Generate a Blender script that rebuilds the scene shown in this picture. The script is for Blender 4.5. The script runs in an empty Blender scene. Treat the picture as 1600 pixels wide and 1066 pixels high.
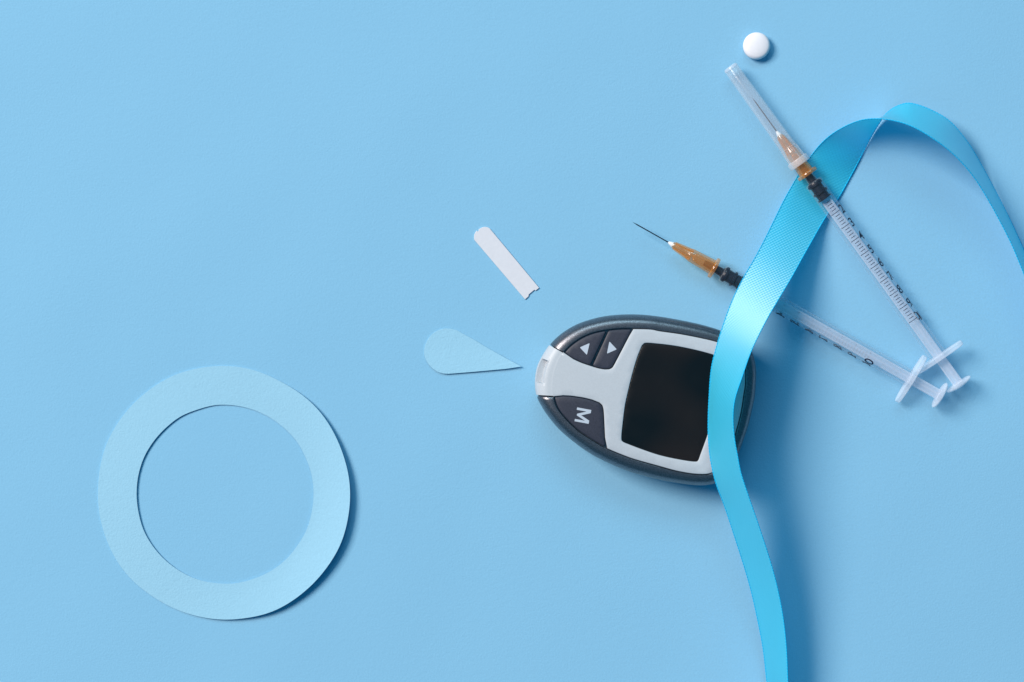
import bpy, bmesh, math, random
from mathutils import Vector
from mathutils.geometry import delaunay_2d_cdt

random.seed(7)
scene = bpy.context.scene
COL = scene.collection

# ------------------------------------------------------------------ camera, world, light
U = 1.0 / 4500.0            # metres per unit (one unit = one photo pixel on the paper)
H = 3000.0                  # camera height in those units
cam_d = bpy.data.cameras.new("camera")
cam = bpy.data.objects.new("camera", cam_d)
COL.objects.link(cam)
cam.location = (0, 0, H * U)
cam_d.sensor_fit = 'HORIZONTAL'
cam_d.angle = 2 * math.atan(800.0 / H)
cam_d.clip_start = 0.01
cam_d.clip_end = 50
scene.camera = cam

world = bpy.data.worlds.new("World")
scene.world = world
world.use_nodes = True
bg = world.node_tree.nodes["Background"]
bg.inputs["Color"].default_value = (0.04, 0.36, 0.64, 1)
bg.inputs["Strength"].default_value = 0.42

LIGHT_DIR = Vector((-0.87, 0.48, 0.93)).normalized()
ld = bpy.data.lights.new("softbox", 'AREA')
ld.shape = 'SQUARE'
ld.size = 2.35
ld.energy = 476
ld.color = (1.0, 0.88, 0.80)
lo = bpy.data.objects.new("softbox", ld)
COL.objects.link(lo)
lo.location = LIGHT_DIR * 6.0
lo.rotation_euler = LIGHT_DIR.to_track_quat('Z', 'Y').to_euler()

# broad soft window-like light from the top side of the table
FILL_DIR = Vector((-0.10, 0.80, 0.72)).normalized()
fd = bpy.data.lights.new("overhead_panel", 'AREA')
fd.shape = 'RECTANGLE'
fd.size = 2.4; fd.size_y = 1.3
fd.energy = 44
fd.color = (.58, .89, 1.0)
fo = bpy.data.objects.new("overhead_panel", fd)
COL.objects.link(fo)
fo.location = FILL_DIR * 4.0
fo.rotation_euler = FILL_DIR.to_track_quat('Z', 'Y').to_euler()

scene.view_settings.view_transform = 'Standard'
scene.view_settings.look = 'None'
scene.view_settings.exposure = 0
scene.view_settings.gamma = 1
scene.view_settings.use_curve_mapping = False
scene.cycles.transparent_max_bounces = 32
scene.cycles.max_bounces = 12

# ------------------------------------------------------------------ helpers
def wp(x, y, z=0.0):
    """photo point seen at height z -> place on that level, in units"""
    k = (H - z) / H
    return Vector(((x - 800) * k, -(y - 533) * k, z))

def tag(o, label=None, cat=None, group=None, kind=None):
    if label: o["label"] = label
    if cat: o["category"] = cat
    if group: o["group"] = group
    if kind: o["kind"] = kind
    return o

def mesh_from(name, verts, faces, smooth=True, uvs=None):
    me = bpy.data.meshes.new(name)
    me.from_pydata([tuple(c * U for c in v) for v in verts], [], faces)
    if smooth:
        me.polygons.foreach_set("use_smooth", [True] * len(me.polygons))
    if uvs:
        lay = me.uv_layers.new(name="UVMap")
        for lp in me.loops:
            lay.data[lp.index].uv = uvs[lp.vertex_index]
    me.update()
    return me

def fix_normals(me):
    bm = bmesh.new(); bm.from_mesh(me)
    bmesh.ops.remove_doubles(bm, verts=bm.verts, dist=1e-7)
    bmesh.ops.recalc_face_normals(bm, faces=bm.faces)
    bm.to_mesh(me); bm.free()

def link(name, me, mat=None, parent=None, loc=None):
    o = bpy.data.objects.new(name, me)
    COL.objects.link(o)
    if mat and not me.materials: me.materials.append(mat)
    if parent: o.parent = parent
    if loc is not None: o.location = loc
    return o

def sharp(me, deg=40):
    bm = bmesh.new(); bm.from_mesh(me)
    for e in bm.edges:
        if len(e.link_faces) == 2:
            e.smooth = e.calc_face_angle(0) < math.radians(deg)
    bm.to_mesh(me); bm.free()

def empty(name, loc, rz=0):
    o = bpy.data.objects.new(name, None)
    COL.objects.link(o)
    o.location = loc
    o.rotation_euler = (0, 0, rz)
    o.empty_display_size = 0.01
    return o

def catmull(pts, n_per=8, closed=False):
    """chord length Catmull-Rom through n-dim points"""
    pts = [list(p) for p in pts]
    N = len(pts); out = []
    def P(i):
        if closed: return pts[i % N]
        if i < 0: return [2 * a - b for a, b in zip(pts[0], pts[1])]
        if i >= N: return [2 * a - b for a, b in zip(pts[-1], pts[-2])]
        return pts[i]
    for i in range(N if closed else N - 1):
        p0, p1, p2, p3 = P(i - 1), P(i), P(i + 1), P(i + 2)
        d = lambda a, b: max(1e-6, math.sqrt(sum((x - y) ** 2 for x, y in zip(a, b)))) ** 0.5
        t0 = 0; t1 = t0 + d(p0, p1); t2 = t1 + d(p1, p2); t3 = t2 + d(p2, p3)
        for k in range(n_per):
            t = t1 + (t2 - t1) * k / n_per
            L = lambda a, b, ta, tb: [((tb - t) * x + (t - ta) * y) / (tb - ta) for x, y in zip(a, b)]
            A1, A2, A3 = L(p0, p1, t0, t1), L(p1, p2, t1, t2), L(p2, p3, t2, t3)
            B1, B2 = L(A1, A2, t0, t2), L(A2, A3, t1, t3)
            out.append(L(B1, B2, t1, t2))
    if not closed: out.append(pts[-1])
    return out

def resample(pts, step, closed=True):
    pts = [Vector(p) for p in pts]
    if closed: pts = pts + [pts[0]]
    out = []
    for a, b in zip(pts[:-1], pts[1:]):
        n = max(1, round((b - a).length / step))
        for k in range(n): out.append(a.lerp(b, k / n))
    if not closed: out.append(pts[-1])
    return out

def area2(p):
    return sum(p[i].x * p[(i + 1) % len(p)].y - p[(i + 1) % len(p)].x * p[i].y for i in range(len(p)))

def inset(poly, d, flags=None):
    n = len(poly); out = []
    sgn = 1 if area2(poly) > 0 else -1
    for i in range(n):
        a, b, c = poly[i - 1], poly[i], poly[(i + 1) % n]
        e1 = (b - a).normalized(); e2 = (c - b).normalized()
        n1 = Vector((-e1.y, e1.x)); n2 = Vector((-e2.y, e2.x))
        m = n1 + n2
        m = m.normalized() if m.length > 1e-6 else n1
        k = 1.0 / max(0.5, m.dot(n1))
        dd = d if flags is None or flags[i] else 0.0
        out.append(b + m * (sgn * dd * k))
    return out

def clean(poly, dist=1.2, turn=-.2):
    """drop points that crowd together or double back"""
    out = []
    for p in poly:
        if not out or (p - out[-1]).length >= dist: out.append(p)
    while (out[0] - out[-1]).length < dist: out.pop()
    for _ in range(6):
        n = len(out)
        bad = [i for i in range(n) if (out[i] - out[i - 1]).normalized().dot((out[(i + 1) % n] - out[i]).normalized()) < turn]
        if not bad: break
        out = [p for i, p in enumerate(out) if i not in bad]
    return out

def inside(p, poly):
    c = False; j = len(poly) - 1
    for i in range(len(poly)):
        a, b = poly[i], poly[j]
        if (a.y > p.y) != (b.y > p.y) and p.x < (b.x - a.x) * (p.y - a.y) / (b.y - a.y) + a.x:
            c = not c
        j = i
    return c

def fill(poly, holes=(), grid=6.0):
    vs, es = [], []
    for lp in [poly] + list(holes):
        s = len(vs)
        vs += [Vector((p.x, p.y)) for p in lp]
        es += [(s + i, s + (i + 1) % len(lp)) for i in range(len(lp))]
    nb = len(vs)
    if grid:
        x0, x1 = min(p.x for p in poly), max(p.x for p in poly)
        y0, y1 = min(p.y for p in poly), max(p.y for p in poly)
        edge = [Vector(v) for v in vs]
        y = y0 + grid * .5; r = 0
        while y < y1:
            x = x0 + (grid * .5 if r % 2 else grid)
            while x < x1:
                p = Vector((x, y))
                if inside(p, poly) and not any(inside(p, h) for h in holes):
                    if min((p - e).length_squared for e in edge) > (grid * .45) ** 2:
                        vs.append(p)
                x += grid
            y += grid * .87; r += 1
    ov, oe, of, _, _, _ = delaunay_2d_cdt(vs, es, [], 0, 1e-4)
    ov = [Vector((v[0], v[1])) for v in ov]
    keep = []
    for f in of:
        c = (ov[f[0]] + ov[f[1]] + ov[f[2]]) / 3
        if inside(c, poly) and not any(inside(c, h) for h in holes):
            f = list(f)
            if abs((ov[f[1]] - ov[f[0]]).cross(ov[f[2]] - ov[f[0]])) < .02: continue   # sliver on a straight edge
            if (ov[f[1]] - ov[f[0]]).cross(ov[f[2]] - ov[f[0]]) < 0: f.reverse()
            keep.append(f)
    return ov, keep

def slab(name, poly, zf, off, depth, bev=1.2, holes=(), grid=7.0, flags=None, deg=50, extra=None):
    """a moulded plate: rounded edge, straight side wall, top follows zf(x,y)+off"""
    steps = [(0.0, bev), (bev * .30, bev * .32), (bev, 0.0)]       # (inset, drop)
    verts, faces = [], []
    last = []
    for li, lp in enumerate([poly] + list(holes)):
        fl = flags if li == 0 else None
        s = 1 if li == 0 else -1
        rings = []
        dd = [(0.0, depth)] + steps
        for ins, drop in dd:
            q = inset(lp, ins * s, fl)
            base = len(verts)
            for i, p in enumerate(q):
                dr = drop
                if fl is not None and not fl[i]: dr = 0 if drop < depth else depth
                verts.append((p.x, p.y, zf(p.x, p.y) + off - dr))
            rings.append((base, q))
        n = len(lp)
        for (a, _), (b, _) in zip(rings[:-1], rings[1:]):
            for i in range(n):
                j = (i + 1) % n
                if fl is not None and not fl[i] and not fl[j]: continue
                q4 = (a + i, a + j, b + j, b + i)
                faces.append(q4 if (area2(lp) > 0) == (li == 0) else q4[::-1])
        last.append(rings[-1][1])
    ov, fs = fill(last[0], last[1:], grid)
    base = len(verts)
    verts += [(p.x, p.y, zf(p.x, p.y) + off) for p in ov]
    faces += [tuple(base + k for k in f) for f in fs]
    if extra:
        ev, ef = extra
        base = len(verts)
        verts += ev
        faces += [tuple(base + k for k in f) for f in ef]
    me = mesh_from(name, verts, faces)
    bm = bmesh.new(); bm.from_mesh(me)
    bmesh.ops.remove_doubles(bm, verts=bm.verts, dist=0.005 * U)
    bm.to_mesh(me); bm.free()
    sharp(me, deg)
    return me

def lathe(name, prof, n=40, closed=False, deg=35, extra=None):
    """revolve (t, r) about the local X axis"""
    verts, faces = [], []
    for t, r in prof:
        for k in range(n):
            a = 2 * math.pi * k / n
            verts.append((t, r * math.sin(a), r * math.cos(a)))
    m = len(prof)
    for i in range(m if closed else m - 1):
        j = (i + 1) % m
        for k in range(n):
            l = (k + 1) % n
            faces.append((i * n + k, i * n + l, j * n + l, j * n + k))
    if extra:
        ev, ef = extra
        b = len(verts)
        verts += ev; faces += [tuple(b + q for q in f) for f in ef]
    me = mesh_from(name, verts, faces)
    bm = bmesh.new(); bm.from_mesh(me)
    bmesh.ops.remove_doubles(bm, verts=bm.verts, dist=1e-3 * U)
    bmesh.ops.recalc_face_normals(bm, faces=bm.faces)
    bm.to_mesh(me); bm.free()
    sharp(me, deg)
    return me

# ------------------------------------------------------------------ materials
def new_mat(name):
    m = bpy.data.materials.new(name); m.use_nodes = True
    nt = m.node_tree
    return m, nt, nt.nodes["Principled BSDF"]

def bump(nt, height, strength, dist, normal=None):
    b = nt.nodes.new("ShaderNodeBump")
    b.inputs["Strength"].default_value = strength
    b.inputs["Distance"].default_value = dist * U
    nt.links.new(height, b.inputs["Height"])
    if normal is not None: nt.links.new(normal, b.inputs["Normal"])
    return b.outputs["Normal"]

def noise(nt, period, detail=3, rough=.6, stretch=None, coord="Object"):
    tc = nt.nodes.new("ShaderNodeTexCoord")
    mp = nt.nodes.new("ShaderNodeMapping")
    nt.links.new(tc.outputs[coord], mp.inputs["Vector"])
    s = 1.0 / (period * U)
    mp.inputs["Scale"].default_value = (s, s, s) if stretch is None else tuple(s * k for k in stretch)
    nz = nt.nodes.new("ShaderNodeTexNoise")
    nz.inputs["Scale"].default_value = 1.0
    nz.inputs["Detail"].default_value = detail
    nz.inputs["Roughness"].default_value = rough
    nt.links.new(mp.outputs["Vector"], nz.inputs["Vector"])
    return nz.outputs["Fac"]

def ramp(nt, fac, stops):
    r = nt.nodes.new("ShaderNodeValToRGB")
    els = r.color_ramp.elements
    while len(els) < len(stops): els.new(0.5)
    for e, (p, c) in zip(els, stops):
        e.position = p; e.color = (*c, 1) if len(c) == 3 else c
    nt.links.new(fac, r.inputs["Fac"])
    return r.outputs["Color"]

def scale_c(c, k): return tuple(min(1, a * k) for a in c)

def paper_mat(name, c, var=.035, fibre=.5, sheet=False):
    m, nt, p = new_mat(name)
    f = noise(nt, 2.6, 4, .7)
    col = ramp(nt, f, [(0.25, scale_c(c, 1 - var)), (0.75, scale_c(c, 1 + var))])
    if sheet:      # a few specks of dust lying on the card
        tc = nt.nodes.new("ShaderNodeTexCoord"); mp = nt.nodes.new("ShaderNodeMapping")
        nt.links.new(tc.outputs["Object"], mp.inputs["Vector"])
        k = 1 / (190 * U); mp.inputs["Scale"].default_value = (k, k * 1.3, k)
        vo = nt.nodes.new("ShaderNodeTexVoronoi"); vo.inputs["Scale"].default_value = 1
        nt.links.new(mp.outputs[0], vo.inputs["Vector"])
        lt = nt.nodes.new("ShaderNodeMath"); lt.operation = 'LESS_THAN'; lt.inputs[1].default_value = .0085
        nt.links.new(vo.outputs["Distance"], lt.inputs[0])
        ml = nt.nodes.new("ShaderNodeMath"); ml.operation = 'MULTIPLY'; ml.inputs[1].default_value = .55
        nt.links.new(lt.outputs[0], ml.inputs[0])
        mc = nt.nodes.new("ShaderNodeMix"); mc.data_type = 'RGBA'
        nt.links.new(ml.outputs[0], mc.inputs["Factor"]); nt.links.new(col, mc.inputs[6])
        mc.inputs[7].default_value = (.05, .12, .2, 1)
        col = mc.outputs[2]
    nt.links.new(col, p.inputs["Base Color"])
    p.inputs["Roughness"].default_value = .85
    p.inputs["Specular IOR Level"].default_value = .25
    n1 = bump(nt, noise(nt, 3.2, 4, .65), fibre, 1.1)
    n2 = bump(nt, noise(nt, 14, 3, .6, (1, 1.7, 1)), fibre * .5, 1.4, n1)
    if sheet: n2 = bump(nt, noise(nt, 300, 1, .5), 1.0, 5.0, n2)
    nt.links.new(n2, p.inputs["Normal"])
    return m

M_PAPER = paper_mat("blue_card", (.240, .508, .712), .045, .34, True)
M_RING = paper_mat("pale_blue_card", (.322, .585, .745), .045, .48)
M_CUT = paper_mat("pale_blue_card_drop", (.318, .585, .75), .045, .48)

def plain(name, c, rough=.5, spec=.5, metal=0, grain=0, gper=1.5, bstr=0, bper=1.5, coat=0):
    m, nt, p = new_mat(name)
    p.inputs["Roughness"].default_value = rough
    p.inputs["Specular IOR Level"].default_value = spec
    p.inputs["Metallic"].default_value = metal
    p.inputs["Coat Weight"].default_value = coat
    if grain:
        f = noise(nt, gper, 2, .6)
        nt.links.new(ramp(nt, f, [(0.3, scale_c(c, 1 - grain)), (0.7, scale_c(c, 1 + grain))]), p.inputs["Base Color"])
    else:
        p.inputs["Base Color"].default_value = (*c, 1)
    if bstr:
        nt.links.new(bump(nt, noise(nt, bper, 3, .6), bstr, .6), p.inputs["Normal"])
    return m

M_STRIP = plain("strip_plastic", (.70, .70, .745), .45, .4, grain=.02, gper=6, bstr=.12, bper=4)
M_PILL = plain("pill_coating", (.86, .83, .86), .42, .4, grain=.015, gper=8, bstr=.15, bper=5)
M_SHELL = plain("silver_white_plastic", (.50, .535, .575), .42, .4, grain=.035, gper=2.2, bstr=.10, bper=2.0)
M_GRAPH = plain("graphite_satin_plastic", (.185, .185, .205), .35, .6, metal=.94, grain=.40, gper=1.6, bstr=.16, bper=1.7)
M_BTN = plain("charcoal_button_plastic", (.034, .037, .056), .47, .45, grain=.22, gper=1.8, bstr=.14, bper=1.8)
M_GROOVE = plain("black_groove", (.006, .006, .009), .7, .2)
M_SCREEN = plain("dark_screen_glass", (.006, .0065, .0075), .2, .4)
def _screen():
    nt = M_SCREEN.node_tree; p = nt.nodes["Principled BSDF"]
    nt.links.new(ramp(nt, noise(nt, 170, 1, .5), [(.44, (.0050, .0065, .0075)), (.74, (.026, .0165, .0135))]), p.inputs["Base Color"])  # brown blotches in the base colour stand in for a faint warm reflection
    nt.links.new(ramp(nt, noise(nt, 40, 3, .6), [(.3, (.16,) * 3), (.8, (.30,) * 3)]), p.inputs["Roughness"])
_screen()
M_PRINT = plain("pale_print", (.50, .56, .64), .5, .3)
M_INK = plain("navy_ink", (.012, .02, .05), .5, .3)
M_RUBBER = plain("black_rubber", (.004, .009, .022), .5, .3)
M_STEEL = plain("needle_steel", (.10, .11, .14), .3, .5, metal=1.0)
M_GLUE = plain("white_glue", (.85, .85, .85), .3, .5)

def clear(name, c, lo, hi, rough=.18, tint=(1, 1, 1), power=2.5, spec=.6, hl=0.0):
    """thin translucent moulded plastic: see-through face on, milkier where the wall is seen edgewise"""
    m, nt, p = new_mat(name)
    p.inputs["Base Color"].default_value = (*c, 1)
    p.inputs["Roughness"].default_value = rough
    p.inputs["Specular IOR Level"].default_value = spec
    tr = nt.nodes.new("ShaderNodeBsdfTransparent")
    tr.inputs["Color"].default_value = (*tint, 1)
    lw = nt.nodes.new("ShaderNodeLayerWeight"); lw.inputs["Blend"].default_value = .5
    pw = nt.nodes.new("ShaderNodeMath"); pw.operation = 'POWER'
    nt.links.new(lw.outputs["Facing"], pw.inputs[0]); pw.inputs[1].default_value = power
    mr = nt.nodes.new("ShaderNodeMapRange")
    nt.links.new(pw.outputs[0], mr.inputs["Value"])
    mr.inputs["To Min"].default_value = lo; mr.inputs["To Max"].default_value = hi
    mx = nt.nodes.new("ShaderNodeMixShader")
    nt.links.new(mr.outputs["Result"], mx.inputs["Fac"])
    nt.links.new(tr.outputs[0], mx.inputs[1]); nt.links.new(p.outputs[0], mx.inputs[2])
    out = mx.outputs[0]
    if hl:
        gl = nt.nodes.new("ShaderNodeBsdfAnisotropic"); gl.inputs["Roughness"].default_value = .16
        m2 = nt.nodes.new("ShaderNodeMixShader"); m2.inputs["Fac"].default_value = hl
        nt.links.new(out, m2.inputs[1]); nt.links.new(gl.outputs[0], m2.inputs[2]); out = m2.outputs[0]
    nt.links.new(out, nt.nodes["Material Output"].inputs["Surface"])
    return m

M_BARREL = clear("clear_barrel_plastic", (.80, .85, .93), .008, .36, power=2.8, rough=.15, hl=.02)
M_FLANGE = clear("milky_flange_plastic", (.82, .87, .96), .28, .74, .3)
M_ROD = clear("milky_plunger_plastic", (.74, .81, .93), .30, .66, .35)
M_CAP = clear("clear_cap_plastic", (.88, .91, .96), .10, .62, .12, power=2.0, hl=.03)
M_COLLAR = clear("frosted_collar_plastic", (.90, .90, .94), .28, .75, .25)
M_HUB = clear("amber_hub_plastic", (1.0, .38, .06), .16, .58, .15, (1.0, .91, .76), 1.6, hl=.08)

# ------------------------------------------------------------------ the setting: one sheet of blue card
def build_backdrop():
    v, f = [], []
    nx, ny = 24, 16
    for j in range(ny + 1):
        for i in range(nx + 1):
            x = -5400 + 10800 * i / nx; y = -4200 + 8400 * j / ny
            v.append((x, y, 0))
    for j in range(ny):
        for i in range(nx):
            a = j * (nx + 1) + i
            f.append((a, a + 1, a + nx + 2, a + nx + 1))
    o = link("paper_backdrop", mesh_from("paper_backdrop", v, f), M_PAPER)
    tag(o, kind="structure")
    o["label"] = "smooth sky blue card filling the whole background"
build_backdrop()

# ------------------------------------------------------------------ cut paper ring
def build_ring():
    cx, cy = 350.0, 770.0
    outer_px = [(153.4,766.4),(158.6,718.9),(171,683.8),(197.8,642.6),(230.8,611.6),(268,588),(311.3,575.5),(358.8,572),
                (401.9,580),(430.8,593),(463.8,611.6),(492.7,635.3),(517.5,669.4),(532,700.4),(544.3,741.6),(547,774.6),
                (545.4,796.8),(534,846.4),(513.4,882.5),(484.5,916.5),(445.3,946),(416.4,959.3),(379.2,966),(352.4,968.6),
                (319.6,965),(274.2,951.6),(228.8,924.8),(201.9,902),(177.2,867),(160.6,825.7),(153.6,790)]
    outer = catmull(outer_px, 8, True)
    inner_px = []
    for k in range(30):
        a = 2 * math.pi * k / 30
        r = 139.3 + random.uniform(-.5, .5)
        inner_px.append((351.6 + r * .994 * math.cos(a), 772.6 + r * 1.004 * math.sin(a)))
    inner = catmull(inner_px, 8, True)
    def by_angle(pts, n):
        P = sorted(((math.atan2(y - cy, x - cx)) % (2 * math.pi), math.hypot(x - cx, y - cy)) for x, y in pts)
        P = [(P[-1][0] - 2 * math.pi, P[-1][1])] + P + [(P[0][0] + 2 * math.pi, P[0][1])]
        out, i = [], 0
        for k in range(n):
            a = 2 * math.pi * k / n
            while P[i + 1][0] < a: i += 1
            (a0, r0), (a1, r1) = P[i], P[i + 1]
            out.append(r0 + (r1 - r0) * (a - a0) / max(1e-9, a1 - a0))
        return out
    N, R = 360, 8
    ro, ri = by_angle(outer, N), by_angle(inner, N)
    for _ in range(60): ro = [(ro[k - 1] + 2 * ro[k] + ro[(k + 1) % N]) / 4 for k in range(N)]
    TH = 1.5
    def lift(a, q):
        # a: screen angle (clockwise from right); the card curls up on its right, lower right side
        c = math.cos(a - math.radians(22))
        e = max(0, (c + .15) / 1.15) ** 1.7
        w = max(0, math.cos(a - math.radians(192)))
        return .35 + e * (1.5 + 10.5 * q ** 1.3) + 1.6 * w * (1 - q)
    verts, faces = [], []
    for layer in (1, 0):
        for k in range(N):
            a = 2 * math.pi * k / N
            for j in range(R + 1):
                q = j / R
                r = ri[k] + (ro[k] - ri[k]) * q
                z = lift(a, q) + TH * layer
                verts.append(tuple(wp(cx + r * math.cos(a), cy + r * math.sin(a), z)))
    idx = lambda l, k, j: l * N * (R + 1) + (k % N) * (R + 1) + j
    for k in range(N):
        for j in range(R):
            faces.append((idx(0, k, j), idx(0, k, j + 1), idx(0, k + 1, j + 1), idx(0, k + 1, j)))
            faces.append((idx(1, k, j), idx(1, k + 1, j), idx(1, k + 1, j + 1), idx(1, k, j + 1)))
        for j in (0, R):
            faces.append((idx(0, k, j), idx(0, k + 1, j), idx(1, k + 1, j), idx(1, k, j)))
    c0 = wp(cx, cy, 0)
    verts = [(x - c0.x, y - c0.y, z) for x, y, z in verts]
    me = mesh_from("paper_ring", verts, faces)
    fix_normals(me); sharp(me, 45)
    o = link("paper_ring", me, M_RING, loc=c0 * U)
    tag(o, "large pale blue paper ring with its right side curling up off the blue card", "paper ring")
build_ring()

def flat_cutout(name, pts, thick, z0, mat, lift=None, grid=8):
    P = [wp(x, y, 0) for x, y in pts]
    c = Vector((sum(p.x for p in P) / len(P), sum(p.y for p in P) / len(P), 0))
    poly = [Vector((p.x - c.x, p.y - c.y)) for p in P]
    poly = resample(poly, 3)
    zf = (lambda x, y: z0 + thick) if lift is None else (lambda x, y: z0 + thick + lift(x, y))
    me = slab(name, poly, zf, 0, thick, bev=.3, grid=grid, deg=12)
    return link(name, me, mat, loc=c * U)

drop_curve = catmull([(714,516.3),(704,513.9),(695,513.5),(683.7,516.7),(674.7,523),(666.9,533.7),(662.9,547.2),(664.6,559.6),
                      (671.4,570.9),(682.6,580.2),(692.7,583.8),(701.7,584.3)], 5)
drop = flat_cutout("paper_drop", drop_curve + [(740,581.2),(765,578.9),(790.6,576.5),(815,572.9),(790,559.5),(764,545),(740,530.5)],
                   1.3, .5, M_CUT, lift=lambda x, y: 1.6 * max(0, -y / 35) + .8 * max(0, x / 80) ** 2)
tag(drop, "pale blue paper teardrop, rounded at left, its sharp tip pointing right at the meter", "paper teardrop")

strip = flat_cutout("test_strip", [(741,374.8),(740.8,370),(741.2,366.5),(743.3,362.6),(745.0,360.6),(746.6,362.2),(748.2,360.8),(747.6,358.9),(749.5,357.8),
                    (752,356.2),(754.8,355.2),(758,354.8),(760.7,355.1),(763.2,355.9),(765.3,357.3),(842.4,450),(836.9,454.3),(834.9,453.0),
                    (826.2,460.4),(825.9,463.2),(820.5,468)], 1.8, .3, M_STRIP, grid=9)
tag(strip, "small white test strip with one rounded end and a notched end", "test strip")

# ------------------------------------------------------------------ pill
def build_pill():
    c = wp(1182, 72, 8)
    prof = [(0.0, 0.0)]
    r0 = 20.8
    prof = []
    for k in range(11):                       # lower dome
        a = k / 10
        prof.append((5.2 - 5.2 * math.sqrt(max(0, 1 - a * a)) if k < 10 else 5.2, r0 * a))
    for k in range(1, 5):
        b = k / 4
        prof.append((5.2 + 6.0 * b, r0 + .35 * math.sin(math.pi * b)))
    for k in range(9, -1, -1):
        a = k / 10
        prof.append((11.2 + 6.2 * math.sqrt(max(0, 1 - a * a)) * .98 + .1, r0 * a))
    verts, faces = [], []
    n = 72
    for z, r in prof:
        for k in range(n):
            a = 2 * math.pi * k / n
            verts.append((r * math.cos(a), r * math.sin(a), z + .1))
    for i in range(len(prof) - 1):
        for k in range(n):
            l = (k + 1) % n
            faces.append((i * n + k, i * n + l, (i + 1) * n + l, (i + 1) * n + k))
    me = mesh_from("pill", verts, faces)
    fix_normals(me)
    o = link("pill", me, M_PILL, loc=Vector((c.x, c.y, 0)) * U)
    tag(o, "small round white pill lying above the capped syringe", "pill")
build_pill()

# ------------------------------------------------------------------ glucose meter
ZT, ZS = 74.0, 45.0          # height of the face edge and of the widest line
OUT_PX = [(836.2,600.9),(836.9,586.8),(840.4,571.3),(846.7,558.0),(860.1,537.6),(876.3,522.1),(898.8,508),(924.2,498.9),(946.7,493.9),
          (974.8,491.5),(1000,491.6),(1028,494.4),(1063.3,500.3),(1098.5,508),(1125.3,516.2),(1146,525),(1164,536.5),(1174,549.5),(1179.2,565.7),
          (1180.9,582.6),(1180.1,600.9),(1178.5,620),(1175.7,634),(1168.2,665.6),(1160.7,688),(1152.2,711),(1143,731),(1131,747.5),(1114,755.8),
          (1102,757.9),(1084,757.9),(1060,754.9),(1030,749.6),(1000,741.9),(985.2,737.6),(955.1,725.6),(925.1,710.6),(895.1,689.6),(872.6,670),
          (853,646),(844.8,632.5),(840.3,624.3),(837.3,612)]
IN_PX = [(862.5,610),(863.0,598),(864.5,586),(867.5,575),(872.5,562),(880.5,550.2),(890.4,539.7),(907.3,527.7),(927,519.3),(948.8,515),(967.8,512.9),
         (989.6,512.6),(1019.9,513.6),(1028.1,515.5),(1063.3,520.7),(1098.5,527.7),(1121,533.3),(1142,541),(1157,552),(1164.6,568),(1166.2,585),(1165.4,605),
         (1163.7,615),(1159.4,643),(1149.2,682),(1140,708),(1130,728),(1111.9,740.8),(1090,742.2),(1060,737.8),(1030,730),(1000,721.9),(985.2,717.4),
         (947.6,702),(925,688.8),(904,674.6),(884.6,656.5),(870.2,638),(864.3,620.5)]
C0 = wp(1010, 625, 60); C0 = Vector((C0.x, C0.y))
def polar(px, z):
    pts = catmull([tuple(wp(x, y, z).xy - C0) for x, y in px], 8, True)
    P = sorted((math.atan2(y, x), math.hypot(x, y)) for x, y in pts)
    P = [(P[-1][0] - 2 * math.pi, P[-1][1])] + P + [(P[0][0] + 2 * math.pi, P[0][1])]
    # dense table, lightly smoothed
    n = 720; tab = []; i = 0
    for k in range(n):
        a = -math.pi + 2 * math.pi * k / n
        while P[i + 1][0] < a: i += 1
        (a0, r0), (a1, r1) = P[i], P[i + 1]
        tab.append(r0 + (r1 - r0) * (a - a0) / max(1e-9, a1 - a0))
    for _ in range(4):
        tab = [(tab[k - 1] + 2 * tab[k] + tab[(k + 1) % n]) / 4 for k in range(n)]
    def f(a):
        u = ((a + math.pi) / (2 * math.pi) * n) % n
        k = int(u); w = u - k
        return tab[k % n] * (1 - w) + tab[(k + 1) % n] * w
    return f
RO, RI = polar(OUT_PX, ZS), polar(IN_PX, ZT)

def dome(x, y):
    r = math.hypot(x, y)
    q = min(1.0, r / RI(math.atan2(y, x)))
    return ZT + 4.0 * (1 - q ** 2.2)

def rim(a, ang, grow=0.0):
    """point of the rim profile: ang 0 at the face edge, 90 at the widest line, past 90 tucks under"""
    s, c = math.sin(ang), math.cos(ang)
    ri, ro = RI(a), RO(a)
    if ang <= math.pi / 2:
        r = ri + (ro - ri) * s + grow * s
        z = ZS + (ZT - ZS) * max(0.0, 1 - s ** 2.6) ** (1 / 2.6) + grow * c
    else:
        u = (ang - math.pi / 2) / (math.pi / 2)
        r = ro + grow - 26 * u ** 1.8
        z = ZS - (ZS - .5) * min(1, math.sin(u * math.pi / 2) * 1.0)
    return (r * math.cos(a), r * math.sin(a), z)

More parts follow.
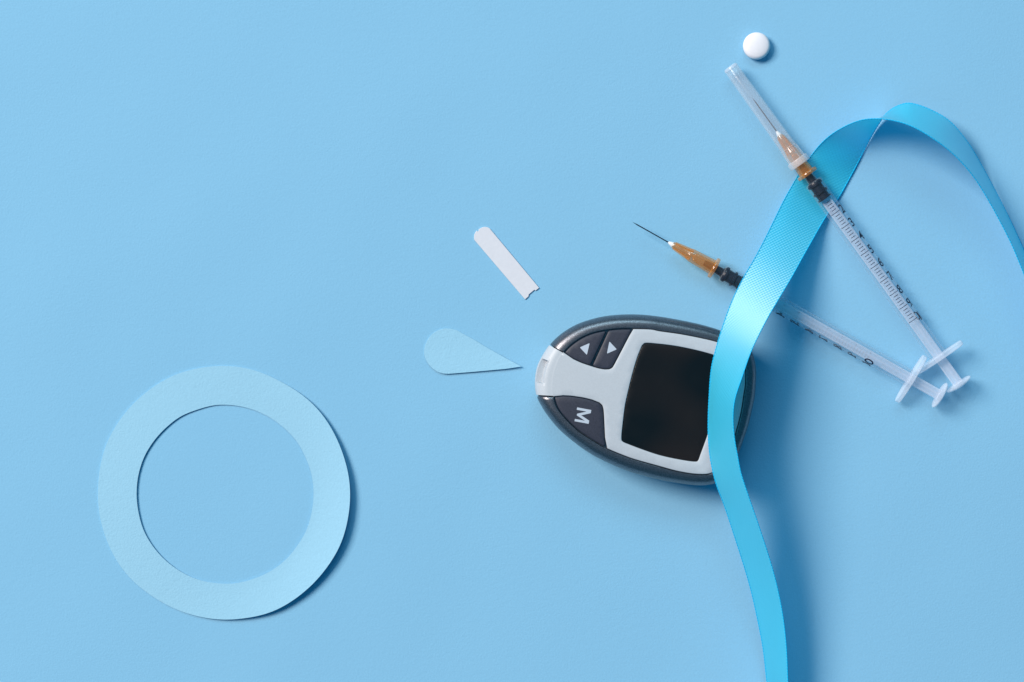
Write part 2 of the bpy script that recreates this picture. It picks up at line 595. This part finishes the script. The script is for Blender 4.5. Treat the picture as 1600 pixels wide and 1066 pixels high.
def build_meter():
    base = Vector((C0.x * U, C0.y * U, 0))
    root = empty("glucose_meter", base)
    tag(root, "oval grey and white blood glucose meter with black screen lying under the blue ribbon", "glucose meter")
    L = lambda x, y: wp(x, y, ZT + 2).xy - C0
    ang_of = lambda x, y: math.atan2(*reversed(tuple(L(x, y))))
    # nose limits (angles) of the white shell where it wraps down over the end of the body
    a_top = ang_of(880.5, 551) ; a_bot = ang_of(863.5, 619.5)
    if a_top < 0: a_top += 2 * math.pi
    if a_bot < 0: a_bot += 2 * math.pi
    # --- graphite body: rim, underside, sunken floor below the face
    N = 288
    angs = [math.radians(d) for d in (0, 3, 8, 14, 21, 29, 38, 47, 57, 67, 78, 90, 102, 115, 130, 146, 163, 180)]
    verts, faces = [], []
    rows = []
    for mode in ["floor0", "floor", "lip"] + angs:
        row = []
        for k in range(N):
            a = -math.pi + 2 * math.pi * k / N
            if mode == "floor0": p = (0, 0, ZT - 3.5) if False else (RI(a) * .5 * math.cos(a), RI(a) * .5 * math.sin(a), ZT - 6.5)
            elif mode == "floor": p = ((RI(a) - .7) * math.cos(a), (RI(a) - .7) * math.sin(a), ZT - 6.5)
            elif mode == "lip": p = ((RI(a) - .55) * math.cos(a), (RI(a) - .55) * math.sin(a), ZT - .7)
            else:
                w = max(0.0, min(1.0, min((a % (2 * math.pi)) - a_top, a_bot - (a % (2 * math.pi))) / .02))
                p = rim(a, mode, -20 * w)
            row.append(len(verts)); verts.append(p)
        rows.append(row)
    for r0, r1 in zip(rows[:-1], rows[1:]):
        for k in range(N):
            l = (k + 1) % N
            faces.append((r0[k], r1[k], r1[l], r0[l]))
    faces.append(tuple(rows[0])); faces.append(tuple(reversed(rows[-1])))
    me = mesh_from("body", verts, faces); fix_normals(me); sharp(me, 55)
    link("body", me, M_GRAPH, root)

    def on_inner(a, d=0.0):
        r = RI(a) - d
        return Vector((r * math.cos(a), r * math.sin(a)))
    # loops (photo points) -------------------------------------------------
    low_edge = catmull([(896,561.5),(908,567.0),(921.3,571.6),(935.4,575.9),(945,577.6)], 4)
    corner1 = catmull([(951.5,577.4),(956.5,575.0),(960.2,569.5)], 4)
    side1 = [(966,558.5),(972,547),(978,535.5),(984,524.2)]
    m_side = [(945.6,684),(944.9,670),(944.2,656),(943.6,645)]
    m_corner = catmull([(943.0,639.5),(941.2,633.6),(936.5,629.0)], 4)
    m_top = catmull([(925.1,624.6),(914,621.9),(904,620.2),(892,618.6),(880,618.0)], 3)
    # white shell outline: nose arc -> button edge -> face edge -> M edge -> back
    poly, flags = [], []
    NA = 26
    s0, s1 = math.radians(9.0), math.radians(21.8)       # strip port limits, measured up from the left axis
    arc_angles = [a_bot + (a_top - a_bot) * k / NA for k in range(NA + 1)]
    arc_angles = [a for a in arc_angles if min(abs(math.pi - a - s0), abs(math.pi - a - s1)) > .012]
    arc_angles += [math.pi - s0, math.pi - s0 - .010, math.pi - s1, math.pi - s1 + .010]
    arc_angles.sort(reverse=a_bot > a_top)
    NA = len(arc_angles) - 1
    if abs(a_top - a_bot) > math.pi: raise RuntimeError("nose")
    for k, a in enumerate(arc_angles):
        poly.append(on_inner(a)); flags.append(k in (0, NA))
    def add(pts, step=3.0):
        for x, y in pts:
            poly.append(L(x, y)); flags.append(True)
    add(low_edge); add(corner1); add(side1)
    gap = 1.9
    a0 = ang_of(989.9, 514.2); a1 = ang_of(948.6, 701.0)
    a0 = a0 % (2 * math.pi); a1 = a1 % (2 * math.pi)
    # travel clockwise on screen from the upper edge round the right end to the lower edge
    span = (a0 - a1) % (2 * math.pi)
    n = 150
    for k in range(n + 1):
        a = a0 - span * k / n
        poly.append(on_inner(a, gap)); flags.append(True)
    add(m_side); add(m_corner); add(m_top)
    # thin out points that sit on top of each other
    pp, ff = [], []
    for p, f in zip(poly, flags):
        if pp and (p - pp[-1]).length < .35: continue
        pp.append(p); ff.append(f)
    poly, flags = pp, ff
    # screen opening
    scr = []
    scr += catmull([(1006.5,536.6),(1010.5,535.9),(1028,537.2),(1046,539.2),(1063,541.9),(1091.5,548.0),(1115.4,554.6),(1122.5,557.2)], 4)
    scr += catmull([(1124.6,559.5),(1125.2,563),(1122.6,600),(1116.6,640),(1107.2,675),(1093.2,714.5)], 5)
    scr += catmull([(1092.0,718.0),(1090.2,720.9),(1086.5,721.7),(1060,718),(1030,711.3),(1000,701.2),(977.5,692.6)], 4)
    scr += catmull([(974.2,691.0),(971.6,688.5),(971.0,684.5),(973.2,659.5),(976.6,632.5),(980.4,615),(987.2,586.8),(995.8,558),(1003.0,540.2)], 4)
    scr = [L(x, y) for x, y in scr]
    q = []
    for p in scr:
        if q and (p - q[-1]).length < .5: continue
        q.append(p)
    scr = q
    # nose strip that continues the shell down over the end, with the strip port pressed into it
    th = sorted(set([round(a, 6) for a in arc_angles]))
    prt = [math.pi - s1, math.pi - s0]
    ev, ef = [], []
    nang = [math.radians(d) for d in (0, 5, 11, 17, 23, 28, 31, 34, 37, 40, 45, 52, 60, 69, 78, 86, 94, 103, 114, 128, 146)]
    # fine angular table for the wrapped part, built of arc_angles so that the seam welds
    cols = [(arc_angles[0] - .006, -5.0)] + [(a + (-.006 if i == 0 else .006 if i == NA else 0), .55) for i, a in enumerate(arc_angles)] + [(arc_angles[-1] + .006, -5.0)]
    for a, grow in cols:
        for g in nang:
            r_ = rim(a, g, grow)
            p = Vector(r_)
            if g == 0 and grow > 0: p.z = ZT + .9
            da = math.pi - a
            k1 = max(0, min(1, (da - s0) / .010)) * max(0, min(1, (s1 - da) / .010))
            k2 = max(0, min(1, (math.degrees(g) - 28) / 9))
            if k1 * k2 > 0 and grow > 0:
                floor = 56.0 + 6.0 * max(0, math.sin(g) - .6)
                p.z = min(p.z, p.z + (floor - p.z) * k1 * k2)
            ev.append(tuple(p))
    G = len(nang)
    for i in range(len(cols) - 1):
        for j in range(G - 1):
            a = i * G + j
            ef.append((a, a + G, a + G + 1, a + 1) if a_bot < a_top else (a, a + 1, a + G + 1, a + G))
    me = slab("face_shell", poly, lambda x, y: dome(x, y), .9, 5.0, 1.0, holes=[scr], grid=8, flags=flags, deg=60, extra=(ev, ef))
    shell = link("face_shell", me, M_SHELL, root)
    # screen glass, a little below the shell
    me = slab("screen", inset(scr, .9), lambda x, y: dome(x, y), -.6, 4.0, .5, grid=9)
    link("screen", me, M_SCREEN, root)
    # --- buttons
    def button(outline, name, label, d=1.3):
        P = [p if isinstance(p, Vector) else L(*p) for p in outline]
        P = resample(P, 2.5)
        Q = []
        for p in P:
            if Q and (p - Q[-1]).length < .5: continue
            Q.append(p)
        me = slab(name, clean(inset(clean(Q), d), 1.4), dome, 1.0, 5.0, 1.5, grid=7)
        o = link(name, me, M_BTN, root)
        o["label"] = label
        return o
    def upper_arc(xa, ya, xb, yb, n=24, d=1.1):
        aa, ab = ang_of(xa, ya) % (2 * math.pi), ang_of(xb, yb) % (2 * math.pi)
        return [on_inner(aa + (ab - aa) * k / n, d) for k in range(n + 1)]
    le = low_edge
    left_out = upper_arc(949.2, 515.5, 881.5, 551.0) + [L(887, 556.2)] + [L(x, y) for x, y in le[:9]] + [L(923.2, 571.8)]
    b1 = button(left_out, "arrow_button", "dark arrow button with a pale triangle pointing left", 1.15)
    right_out = upper_arc(989.2, 513.5, 950.0, 515.5) + [L(924.2, 572.2)] + [L(x, y) for x, y in le[9:]] + [L(x, y) for x, y in corner1] + [L(x, y) for x, y in side1]
    b2 = button(right_out, "arrow_button", "dark arrow button with a pale triangle pointing right", 1.15)
    m_out = [L(*p) for p in m_side] + [L(*p) for p in m_corner] + [L(*p) for p in m_top] + [L(866.5, 619.6)] + upper_arc(865.8, 622, 946.8, 701, 40)
    b3 = button(m_out, "mode_button", "dark corner button printed with a pale letter M", 1.15)
    # --- print on the buttons
    def mark(name, pts, parent):
        P = [L(x, y) for x, y in pts]
        ov, fs = fill(P, (), 4)
        verts = [(p.x, p.y, dome(p.x, p.y) + 1.0 + .22) for p in ov]
        verts += [(p.x, p.y, dome(p.x, p.y) + 1.0 - .1) for p in P]
        n = len(P); b = len(ov)
        faces = [tuple(f) for f in fs] + [(i, (i + 1) % n, b + (i + 1) % n, b + i) for i in range(n)]
        me = mesh_from(name, verts, faces, smooth=False); fix_normals(me)
        link(name, me, M_PRINT, parent)
    def rtri(a, b, c, r=.16):
        out = []
        T = [a, b, c]
        for i in range(3):
            p, q, s = Vector(T[i - 1]), Vector(T[i]), Vector(T[(i + 1) % 3])
            for w in (0, .5, 1):
                u = q + (p - q) * r * .5; v = q + (s - q) * r * .5
                m1 = u.lerp(q, w); m2 = q.lerp(v, w)
                out.append(tuple(m1.lerp(m2, w)))
        return out
    mark("arrow_mark", rtri((905.9,543.0),(921.4,536.2),(917.0,554.8)), b1)
    mark("arrow_mark", rtri((952.2,533.6),(963.6,546.0),(948.2,552.8)), b2)
    # letter M: u along its baseline (down the photo), v up the letter (to the right)
    o_ = Vector((820 + 545 / 6.66, 610 + 178 / 6.66)); uu = Vector((820 + 517 / 6.66, 610 + 322 / 6.66)) - o_
    vv = Vector((820 + 692 / 6.66, 610 + 205 / 6.66)) - o_
    Mp = [(0,0),(0,1),(.23,1),(.5,.38),(.77,1),(1,1),(1,0),(.83,0),(.83,.70),(.56,.08),(.44,.08),(.17,.70),(.17,0)]
    mark("letter_mark", [tuple(o_ + uu * a + vv * b) for a, b in Mp], b3)
build_meter()

# ------------------------------------------------------------------ ribbon
RIB = [  # left edge x,y,z   right edge x,y,z
 (1216,1190,3, 1240,1190,66), (1207,1130,4, 1235,1128,65), (1198.4,1066,8, 1231,1064,69), (1192.8,1016,14, 1228.8,1013,73), (1184.2,970,21, 1223.2,962,78), (1171,913,34, 1210.5,901,90),
 (1145.2,830.4,58, 1184,816.5,114), (1131.5,789.2,69, 1170.5,778,125), (1117.7,752,78, 1158,740,131), (1109.6,715,81, 1152.4,712,136), (1106.9,685,82.5, 1147.6,685,139),
 (1106.6,655,83, 1145.4,654,141), (1107.8,625,83.5, 1147.8,626,140), (1111.5,576,83, 1160,588,132), (1119.4,542.3,82, 1171,556,125), (1129.9,508,78, 1182,531,116),
 (1145.7,466,68, 1200.5,495,99), (1161.4,434.6,57, 1217.5,466,81), (1179.8,403,44, 1236.5,434,60), (1195.6,373,32, 1253,404,42), (1211.5,340.5,20, 1270.5,373,26),
 (1224,315,11, 1283.5,350,13), (1238.5,289,6, 1298,327,6), (1252,266,7, 1311,308,4), (1265.5,246,14, 1325,283,3), (1286,221.4,33, 1340,255,3),
 (1312.5,201.7,52, 1356.5,222.5,3), (1346.7,187.6,68, 1371.5,196.5,4), (1378,186,78, 1384.5,178,9), (1407,191.2,86, 1402,166,21), (1428,199,93, 1424,161.5,33),
 (1457,216,98, 1477,184,39), (1488.6,240,93, 1509.5,219,29), (1517.5,271.4,85, 1533.5,258,17), (1538.5,303,77, 1553,294,8), (1562,345,72, 1575,337,3),
 (1580.5,381.7,71, 1592.5,374.5,2), (1596,418.5,71, 1608.5,412,2), (1622,485,71, 1634,480,2), (1652,565,71, 1664,560,2)]
def ribbon_mat():
    m, nt, p = new_mat("turquoise_satin")
    uv = nt.nodes.new("ShaderNodeUVMap"); uv.uv_map = "UVMap"
    sep = nt.nodes.new("ShaderNodeSeparateXYZ"); nt.links.new(uv.outputs["UV"], sep.inputs[0])
    def math_(op, a, b=None):
        n = nt.nodes.new("ShaderNodeMath"); n.operation = op
        for i, v in enumerate((a, b)):
            if v is None: continue
            if hasattr(v, "links"): nt.links.new(v, n.inputs[i])
            else: n.inputs[i].default_value = v
        return n.outputs[0]
    u, v = sep.outputs["X"], sep.outputs["Y"]
    ph = math_('SUBTRACT', math_('MULTIPLY', v, .84), math_('MULTIPLY', u, .56))
    cr = math_('ADD', math_('MULTIPLY', u, .84), math_('MULTIPLY', v, .56))
    w1 = math_('SINE', math_('MULTIPLY', ph, 2 * math.pi / 3.9))
    w2 = math_('SINE', math_('MULTIPLY', cr, 2 * math.pi / 4.6))
    weave = math_('ADD', math_('MULTIPLY', w1, .6), math_('MULTIPLY', w2, .35))
    p.inputs["Base Color"].default_value = (.035, .72, .99, 1)
    p.inputs["Roughness"].default_value = .5
    p.inputs["Specular IOR Level"].default_value = .5
    p.inputs["Sheen Weight"].default_value = .45
    p.inputs["Sheen Roughness"].default_value = .45
    p.inputs["Sheen Tint"].default_value = (.75, .93, 1, 1)
    nrm = bump(nt, weave, .42, .32)
    nt.links.new(nrm, p.inputs["Normal"])
    tg = nt.nodes.new("ShaderNodeTangent"); tg.direction_type = 'UV_MAP'; tg.uv_map = "UVMap"
    gl = nt.nodes.new("ShaderNodeBsdfAnisotropic")
    gl.inputs["Color"].default_value = (.90, .96, 1, 1)
    gl.inputs["Roughness"].default_value = .64
    gl.inputs["Anisotropy"].default_value = .6
    gl.inputs["Rotation"].default_value = .25
    nt.links.new(tg.outputs[0], gl.inputs["Tangent"]); nt.links.new(nrm, gl.inputs["Normal"])
    mx = nt.nodes.new("ShaderNodeMixShader"); mx.inputs["Fac"].default_value = .23
    tl = nt.nodes.new("ShaderNodeBsdfTranslucent"); tl.inputs["Color"].default_value = (.02, .74, .99, 1)
    tp = nt.nodes.new("ShaderNodeBsdfTransparent"); tp.inputs["Color"].default_value = (.10, .75, 1, 1)
    m1 = nt.nodes.new("ShaderNodeMixShader"); m1.inputs["Fac"].default_value = .33
    nt.links.new(p.outputs[0], m1.inputs[1]); nt.links.new(tl.outputs[0], m1.inputs[2])
    nt.links.new(m1.outputs[0], mx.inputs[1]); nt.links.new(gl.outputs[0], mx.inputs[2])
    m3 = nt.nodes.new("ShaderNodeMixShader"); m3.inputs["Fac"].default_value = .05
    nt.links.new(mx.outputs[0], m3.inputs[1]); nt.links.new(tp.outputs[0], m3.inputs[2])
    nt.links.new(m3.outputs[0], nt.nodes["Material Output"].inputs["Surface"])
    return m
M_RIB = ribbon_mat()
M_SELV = plain("turquoise_edge_thread", (.010, .46, .78), .7, .1)
def build_ribbon():
    st = []
    for r in RIB:
        a, b = wp(*r[:3]), wp(*r[3:])
        st.append((*a, *b))
    fine = catmull(st, 14)
    # soften the heights
    for _ in range(6):
        fine = [fine[0]] + [[(p + 2 * q + r) / 4 for p, q, r in zip(fine[i - 1], fine[i], fine[i + 1])] for i in range(1, len(fine) - 1)] + [fine[-1]]
    K = 12
    org = wp(1270, 330, 0)
    verts, uvs, faces = [], [], []
    s = 0; prev = None
    Ls, Rs = [], []
    for f in fine:
        a, b = Vector(f[:3]) - org, Vector(f[3:]) - org
        mid = (a + b) / 2
        if prev is not None: s += (mid - prev).length
        prev = mid
        Ls.append(a); Rs.append(b)
        for k in range(K + 1):
            q = k / K
            verts.append(tuple(a.lerp(b, q))); uvs.append((s, q * 70.0))
    for i in range(len(fine) - 1):
        for k in range(K):
            a = i * (K + 1) + k
            faces.append((a, a + 1, a + K + 2, a + K + 1))
    me = mesh_from("satin_ribbon", verts, faces, uvs=uvs)
    rib = link("satin_ribbon", me, M_RIB, loc=org * U)
    tag(rib, "long turquoise satin ribbon looping across the meter and under the capped syringe", "ribbon")
    # stitched edges
    for edge in (Ls, Rs):
        pts = resample(edge, .9, closed=False)
        V, F = [], []
        n = 6; s = 0
        for i, p in enumerate(pts):
            t = (pts[min(i + 1, len(pts) - 1)] - pts[max(i - 1, 0)]).normalized()
            x = t.cross(Vector((0, 0, 1))); x.normalize(); y = x.cross(t)
            if i: s += (p - pts[i - 1]).length
            r = .75 + .3 * math.sin(2 * math.pi * s / 4.6)
            for k in range(n):
                a = 2 * math.pi * k / n
                V.append(tuple(p + (x * math.cos(a) + y * math.sin(a)) * r))
        for i in range(len(pts) - 1):
            for k in range(n):
                l = (k + 1) % n
                F.append((i * n + k, i * n + l, (i + 1) * n + l, (i + 1) * n + k))
        me = mesh_from("stitched_edge", V, F); fix_normals(me)
        link("stitched_edge", me, M_SELV, rib)
build_ribbon()

# ------------------------------------------------------------------ syringes
def cyl_patch(r, t0, t1, l0, l1, n=6):
    """thin printed bar on the barrel between angles l0/r, l1/r"""
    v = []
    for k in range(n + 1):
        a = l0 / r + (l1 - l0) / r * k / n
        v.append((t0, r * math.sin(a), r * math.cos(a))); v.append((t1, r * math.sin(a), r * math.cos(a)))
    f = [(2 * k, 2 * k + 1, 2 * k + 3, 2 * k + 2) for k in range(n)]
    return v, f

def text_tris(s, size):
    cu = bpy.data.curves.new("digits", 'FONT'); cu.body = s; cu.size = size
    cu.resolution_u = 3; cu.offset = .22
    ob = bpy.data.objects.new("digits", cu); COL.objects.link(ob)
    dg = bpy.context.evaluated_depsgraph_get()
    me = ob.evaluated_get(dg).to_mesh()
    vs = [tuple(v.co) for v in me.vertices]; fs = [tuple(p.vertices) for p in me.polygons]
    ob.evaluated_get(dg).to_mesh_clear()
    bpy.data.objects.remove(ob); bpy.data.curves.remove(cu)
    return vs, fs

SY = {}
def syringe_meshes():
    # barrel: nozzle, shoulder and tube with an open bore
    SY["barrel"] = lathe("barrel", [(-24, 5.2), (-24, 6.4), (3, 8.0), (13.5, 8.4), (14.5, 13.2), (16, 14.2), (19, 14.2), (20, 13.9), (348.5, 13.9), (348.5, 12.5),
                                    (20, 12.5), (15.5, 8), (13, 7.6), (-20, 5.4)], 48, closed=True)
    # finger flange: flat wings, long across
    def wing():
        loops = []
        outline = []
        for k in range(40):
            a = 2 * math.pi * k / 40
            c, s = math.cos(a), math.sin(a)
            y = 42.5 * abs(c) ** .42 * (1 if c >= 0 else -1); z = 15.5 * abs(s) ** .85 * (1 if s >= 0 else -1)
            outline.append((y, z * (1 - .40 * (abs(y) / 42.5) ** 2)))
        v, f = [], []
        for t, k in ((348.0, .93), (348.7, .985), (350, 1), (353.4, 1), (354.7, .985), (355.4, .93)):
            for y, z in outline:
                v.append((t, y - (1 - k) * 15 * (1 if y > 0 else -1) * min(1, abs(y) / 20), z * k))
        n = 40
        for i in range(5):
            for k in range(n):
                l = (k + 1) % n
                f.append((i * n + k, i * n + l, (i + 1) * n + l, (i + 1) * n + k))
        f.append(tuple(range(n))); f.append(tuple(reversed(range(5 * n, 6 * n))))
        me = mesh_from("finger_flange", v, f); fix_normals(me); sharp(me, 40); return me
    SY["flange"] = wing()
    # plunger rod of crossed vanes
    v, f = [], []
    def box(x0, x1, y0, y1, z0, z1):
        b = len(v)
        for x in (x0, x1):
            for y in (y0, y1):
                for z in (z0, z1): v.append((x, y, z))
        for q in ((0, 1, 3, 2), (4, 6, 7, 5), (0, 4, 5, 1), (2, 3, 7, 6), (0, 2, 6, 4), (1, 5, 7, 3)): f.append(tuple(b + k for k in q))
    box(46, 402, -8.2, 8.2, -1.2, 1.2); box(46.2, 401.8, -6.6, -5.6, 1.21, 2.4); box(46.2, 401.8, 5.6, 6.6, 1.21, 2.4); box(46.2, 401.8, -1.0, 1.0, -7.5, -1.21)
    me = mesh_from("plunger_rod", v, f, smooth=False); fix_normals(me); SY["rod"] = me
    SY["thumb"] = lathe("thumb_rest", [(400.5, 0), (400.5, 8), (401.5, 20.5), (402.5, 21.8), (404, 21.8), (405.4, 20), (407.2, 12), (407.8, 0)], 48)
    SY["stopper"] = lathe("stopper", [(-19, 0), (-19, 3.9), (-17, 4.6), (2, 6.2), (12, 6.8), (14, 9.2), (17, 12.2), (18, 12.45), (21, 12.45), (22, 9.7), (31, 9.7), (32, 12.4),
                                      (35, 12.4), (36, 9.7), (43, 9.7), (44, 11.6), (46, 11.6), (46, 0)], 48)
    # needle hub with four fins
    ev, ef = [], []
    for k in range(4):
        a = math.pi / 2 * k + .5
        d = Vector((0, math.sin(a), math.cos(a))); n = Vector((0, math.cos(a), -math.sin(a))) * 1.1
        ring = [(-73, 3.5), (-73, 7.0), (-60, 8.9), (-43, 10.9), (-41, 6)]
        b = len(ev)
        for sgn in (-1, 1):
            for t, r in ring: ev.append(tuple(Vector((t, 0, 0)) + d * r + n * sgn))
        m = len(ring)
        ef.append(tuple(b + i for i in range(m))); ef.append(tuple(b + m + i for i in reversed(range(m))))
        for i in range(m): ef.append((b + i, b + (i + 1) % m, b + m + (i + 1) % m, b + m + i))
    SY["hub"] = lathe("needle_hub", [(-76, 1.6), (-76, 4.2), (-74.5, 5.2), (-62, 5.9), (-52, 6.6), (-46, 9.4), (-42, 10.5), (-20, 11.2), (-5, 11.9), (-4, 16.2), (-3, 16.9),
                                     (0, 16.9), (1, 16.2), (1, 8.9), (-24, 7.4), (-36, 6.4), (-40, 2.0)], 48, closed=True, extra=(ev, ef))
    SY["glue"] = lathe("glue_bead", [(-84, 0), (-83.4, 1.9), (-80, 3.0), (-76.5, 4.3), (-75.6, 4.2), (-75.6, 0)], 24)
    SY["needle"] = lathe("needle", [(-148, 0.05), (-143, .62), (-139, .95), (-82, .95)], 12)
    # cap with ring, ribs and a collar
    ev, ef = [], []
    for k in range(8):
        a = 2 * math.pi * k / 8 + .25
        d = Vector((0, math.sin(a), math.cos(a))); n = Vector((0, math.cos(a), -math.sin(a))) * .5
        b = len(ev)
        for sgn in (-1, 1):
            for t, r in [(-50, 13.3), (-50, 14.6), (-29, 15.4), (-29, 14)]: ev.append(tuple(Vector((t, 0, 0)) + d * r + n * sgn))
        ef += [(b, b + 1, b + 2, b + 3), (b + 7, b + 6, b + 5, b + 4)] + [(b + i, b + (i + 1) % 4, b + 4 + (i + 1) % 4, b + 4 + i) for i in range(4)]
    SY["cap"] = lathe("needle_cap", [(-207, 0), (-207.5, 8), (-207, 10.6), (-205.5, 11.4), (-60, 13.2), (-52, 13.5), (-51.6, 14.5), (-50.4, 14.5), (-50, 13.6), (-29, 14.6), (-29, 13.2), (-30, 13.0), (-60, 11.8), (-203, 9.2), (-204, 6), (-204, 0)], 48, extra=(ev, ef))
    SY["collar"] = lathe("cap_collar", [(-30, 13.4), (-29.6, 16.8), (-28, 17.4), (-20.5, 17.8), (-19.5, 17.2), (-19.5, 14.6), (-28, 13.4)], 40, closed=True)
    SY["cap_end"] = lathe("cap_end", [(-208.2, 0), (-208.6, 8), (-208, 10.6), (-206.4, 11.5), (-203.6, 11.6), (-203.4, 9.6), (-203.6, 0)], 40)
    # printed scale
    r = 14.05
    v, f = [], []
    for k in range(-4, 41):
        t = 73.0 + 5.15 * k
        if t < 51: continue
        big = k % 5 == 0
        a, b = cyl_patch(r, t - .48, t + .48, -9.6 if big else -5.6, 6.2 if big else 2.6)
        n0 = len(v); v += a; f += [tuple(n0 + q for q in g) for g in b]
    SY["ticks"] = mesh_from("scale_marks", v, f)
    v, f = [], []
    for k, s in enumerate(["20", "30", "40", "50", "60", "70", "80", "90", "100"]):
        vs, fs = text_tris(s, 21.5)
        t0 = 73.0 + 25.75 * k + 7.6
        n0 = len(v)
        for x, y, _ in vs:
            a = (6.9 + x * .92) / r
            v.append((t0 - y, (r + .12) * math.sin(a), (r + .12) * math.cos(a)))
        f += [tuple(n0 + q for q in g) for g in fs]
    SY["digits"] = mesh_from("scale_numbers", v, f)
syringe_meshes()

def syringe(a_px, b_px, f_px, z, roll, flange_roll, label, cap):
    """a_px, b_px: two photo points of the axis; f_px: distance of the hub flange from a_px"""
    A, B = wp(*a_px, z), wp(*b_px, z)
    d = (B - A).normalized()
    F = A + d * f_px * (H - z) / H
    root = empty("syringe", Vector((F.x, F.y, 0)) * U, math.atan2(d.y, d.x))
    tag(root, label, "syringe", "syringes")
    root.scale = (k := (H - z) / H, k, k)
    up = Vector((0, 0, z * U / k))
    def part(name, key, mat, parent=None, r=0.0):
        o = link(name, SY[key], mat, parent or root)
        if parent is None:
            o.location = up
        o.rotation_euler = (r, 0, 0)
        return o
    bar = part("barrel", "barrel", M_BARREL, r=roll)
    part("finger_flange", "flange", M_FLANGE, bar, flange_roll - roll)
    part("scale_marks", "ticks", M_INK, bar)
    part("scale_numbers", "digits", M_INK, bar)
    pl = part("plunger_rod", "rod", M_ROD, r=flange_roll)
    part("thumb_rest", "thumb", M_FLANGE, pl)
    part("stopper", "stopper", M_RUBBER, pl)
    hub = part("needle_hub", "hub", M_HUB)
    part("needle", "needle", M_STEEL, hub)
    part("glue_bead", "glue", M_GLUE, hub)
    if cap:
        cp = part("needle_cap", "cap", M_CAP)
        part("cap_end", "cap_end", M_FLANGE, cp)
        part("cap_collar", "collar", M_COLLAR, cp)
    return root
# rotation about local X by +r turns +Z towards -Y, so the print moves to the side of -Y
syringe((1140.7, 104.5), (1498.4, 601.0), 208, 23.0, math.radians(0), math.radians(14),
        "capped syringe with printed scale facing up, lying across the turquoise ribbon", True)
syringe((989.0, 347.6), (1469.0, 618.0), 147, 22.5, math.radians(171), math.radians(12),
        "uncapped syringe with bare needle and orange hub, passing under the turquoise ribbon", False)
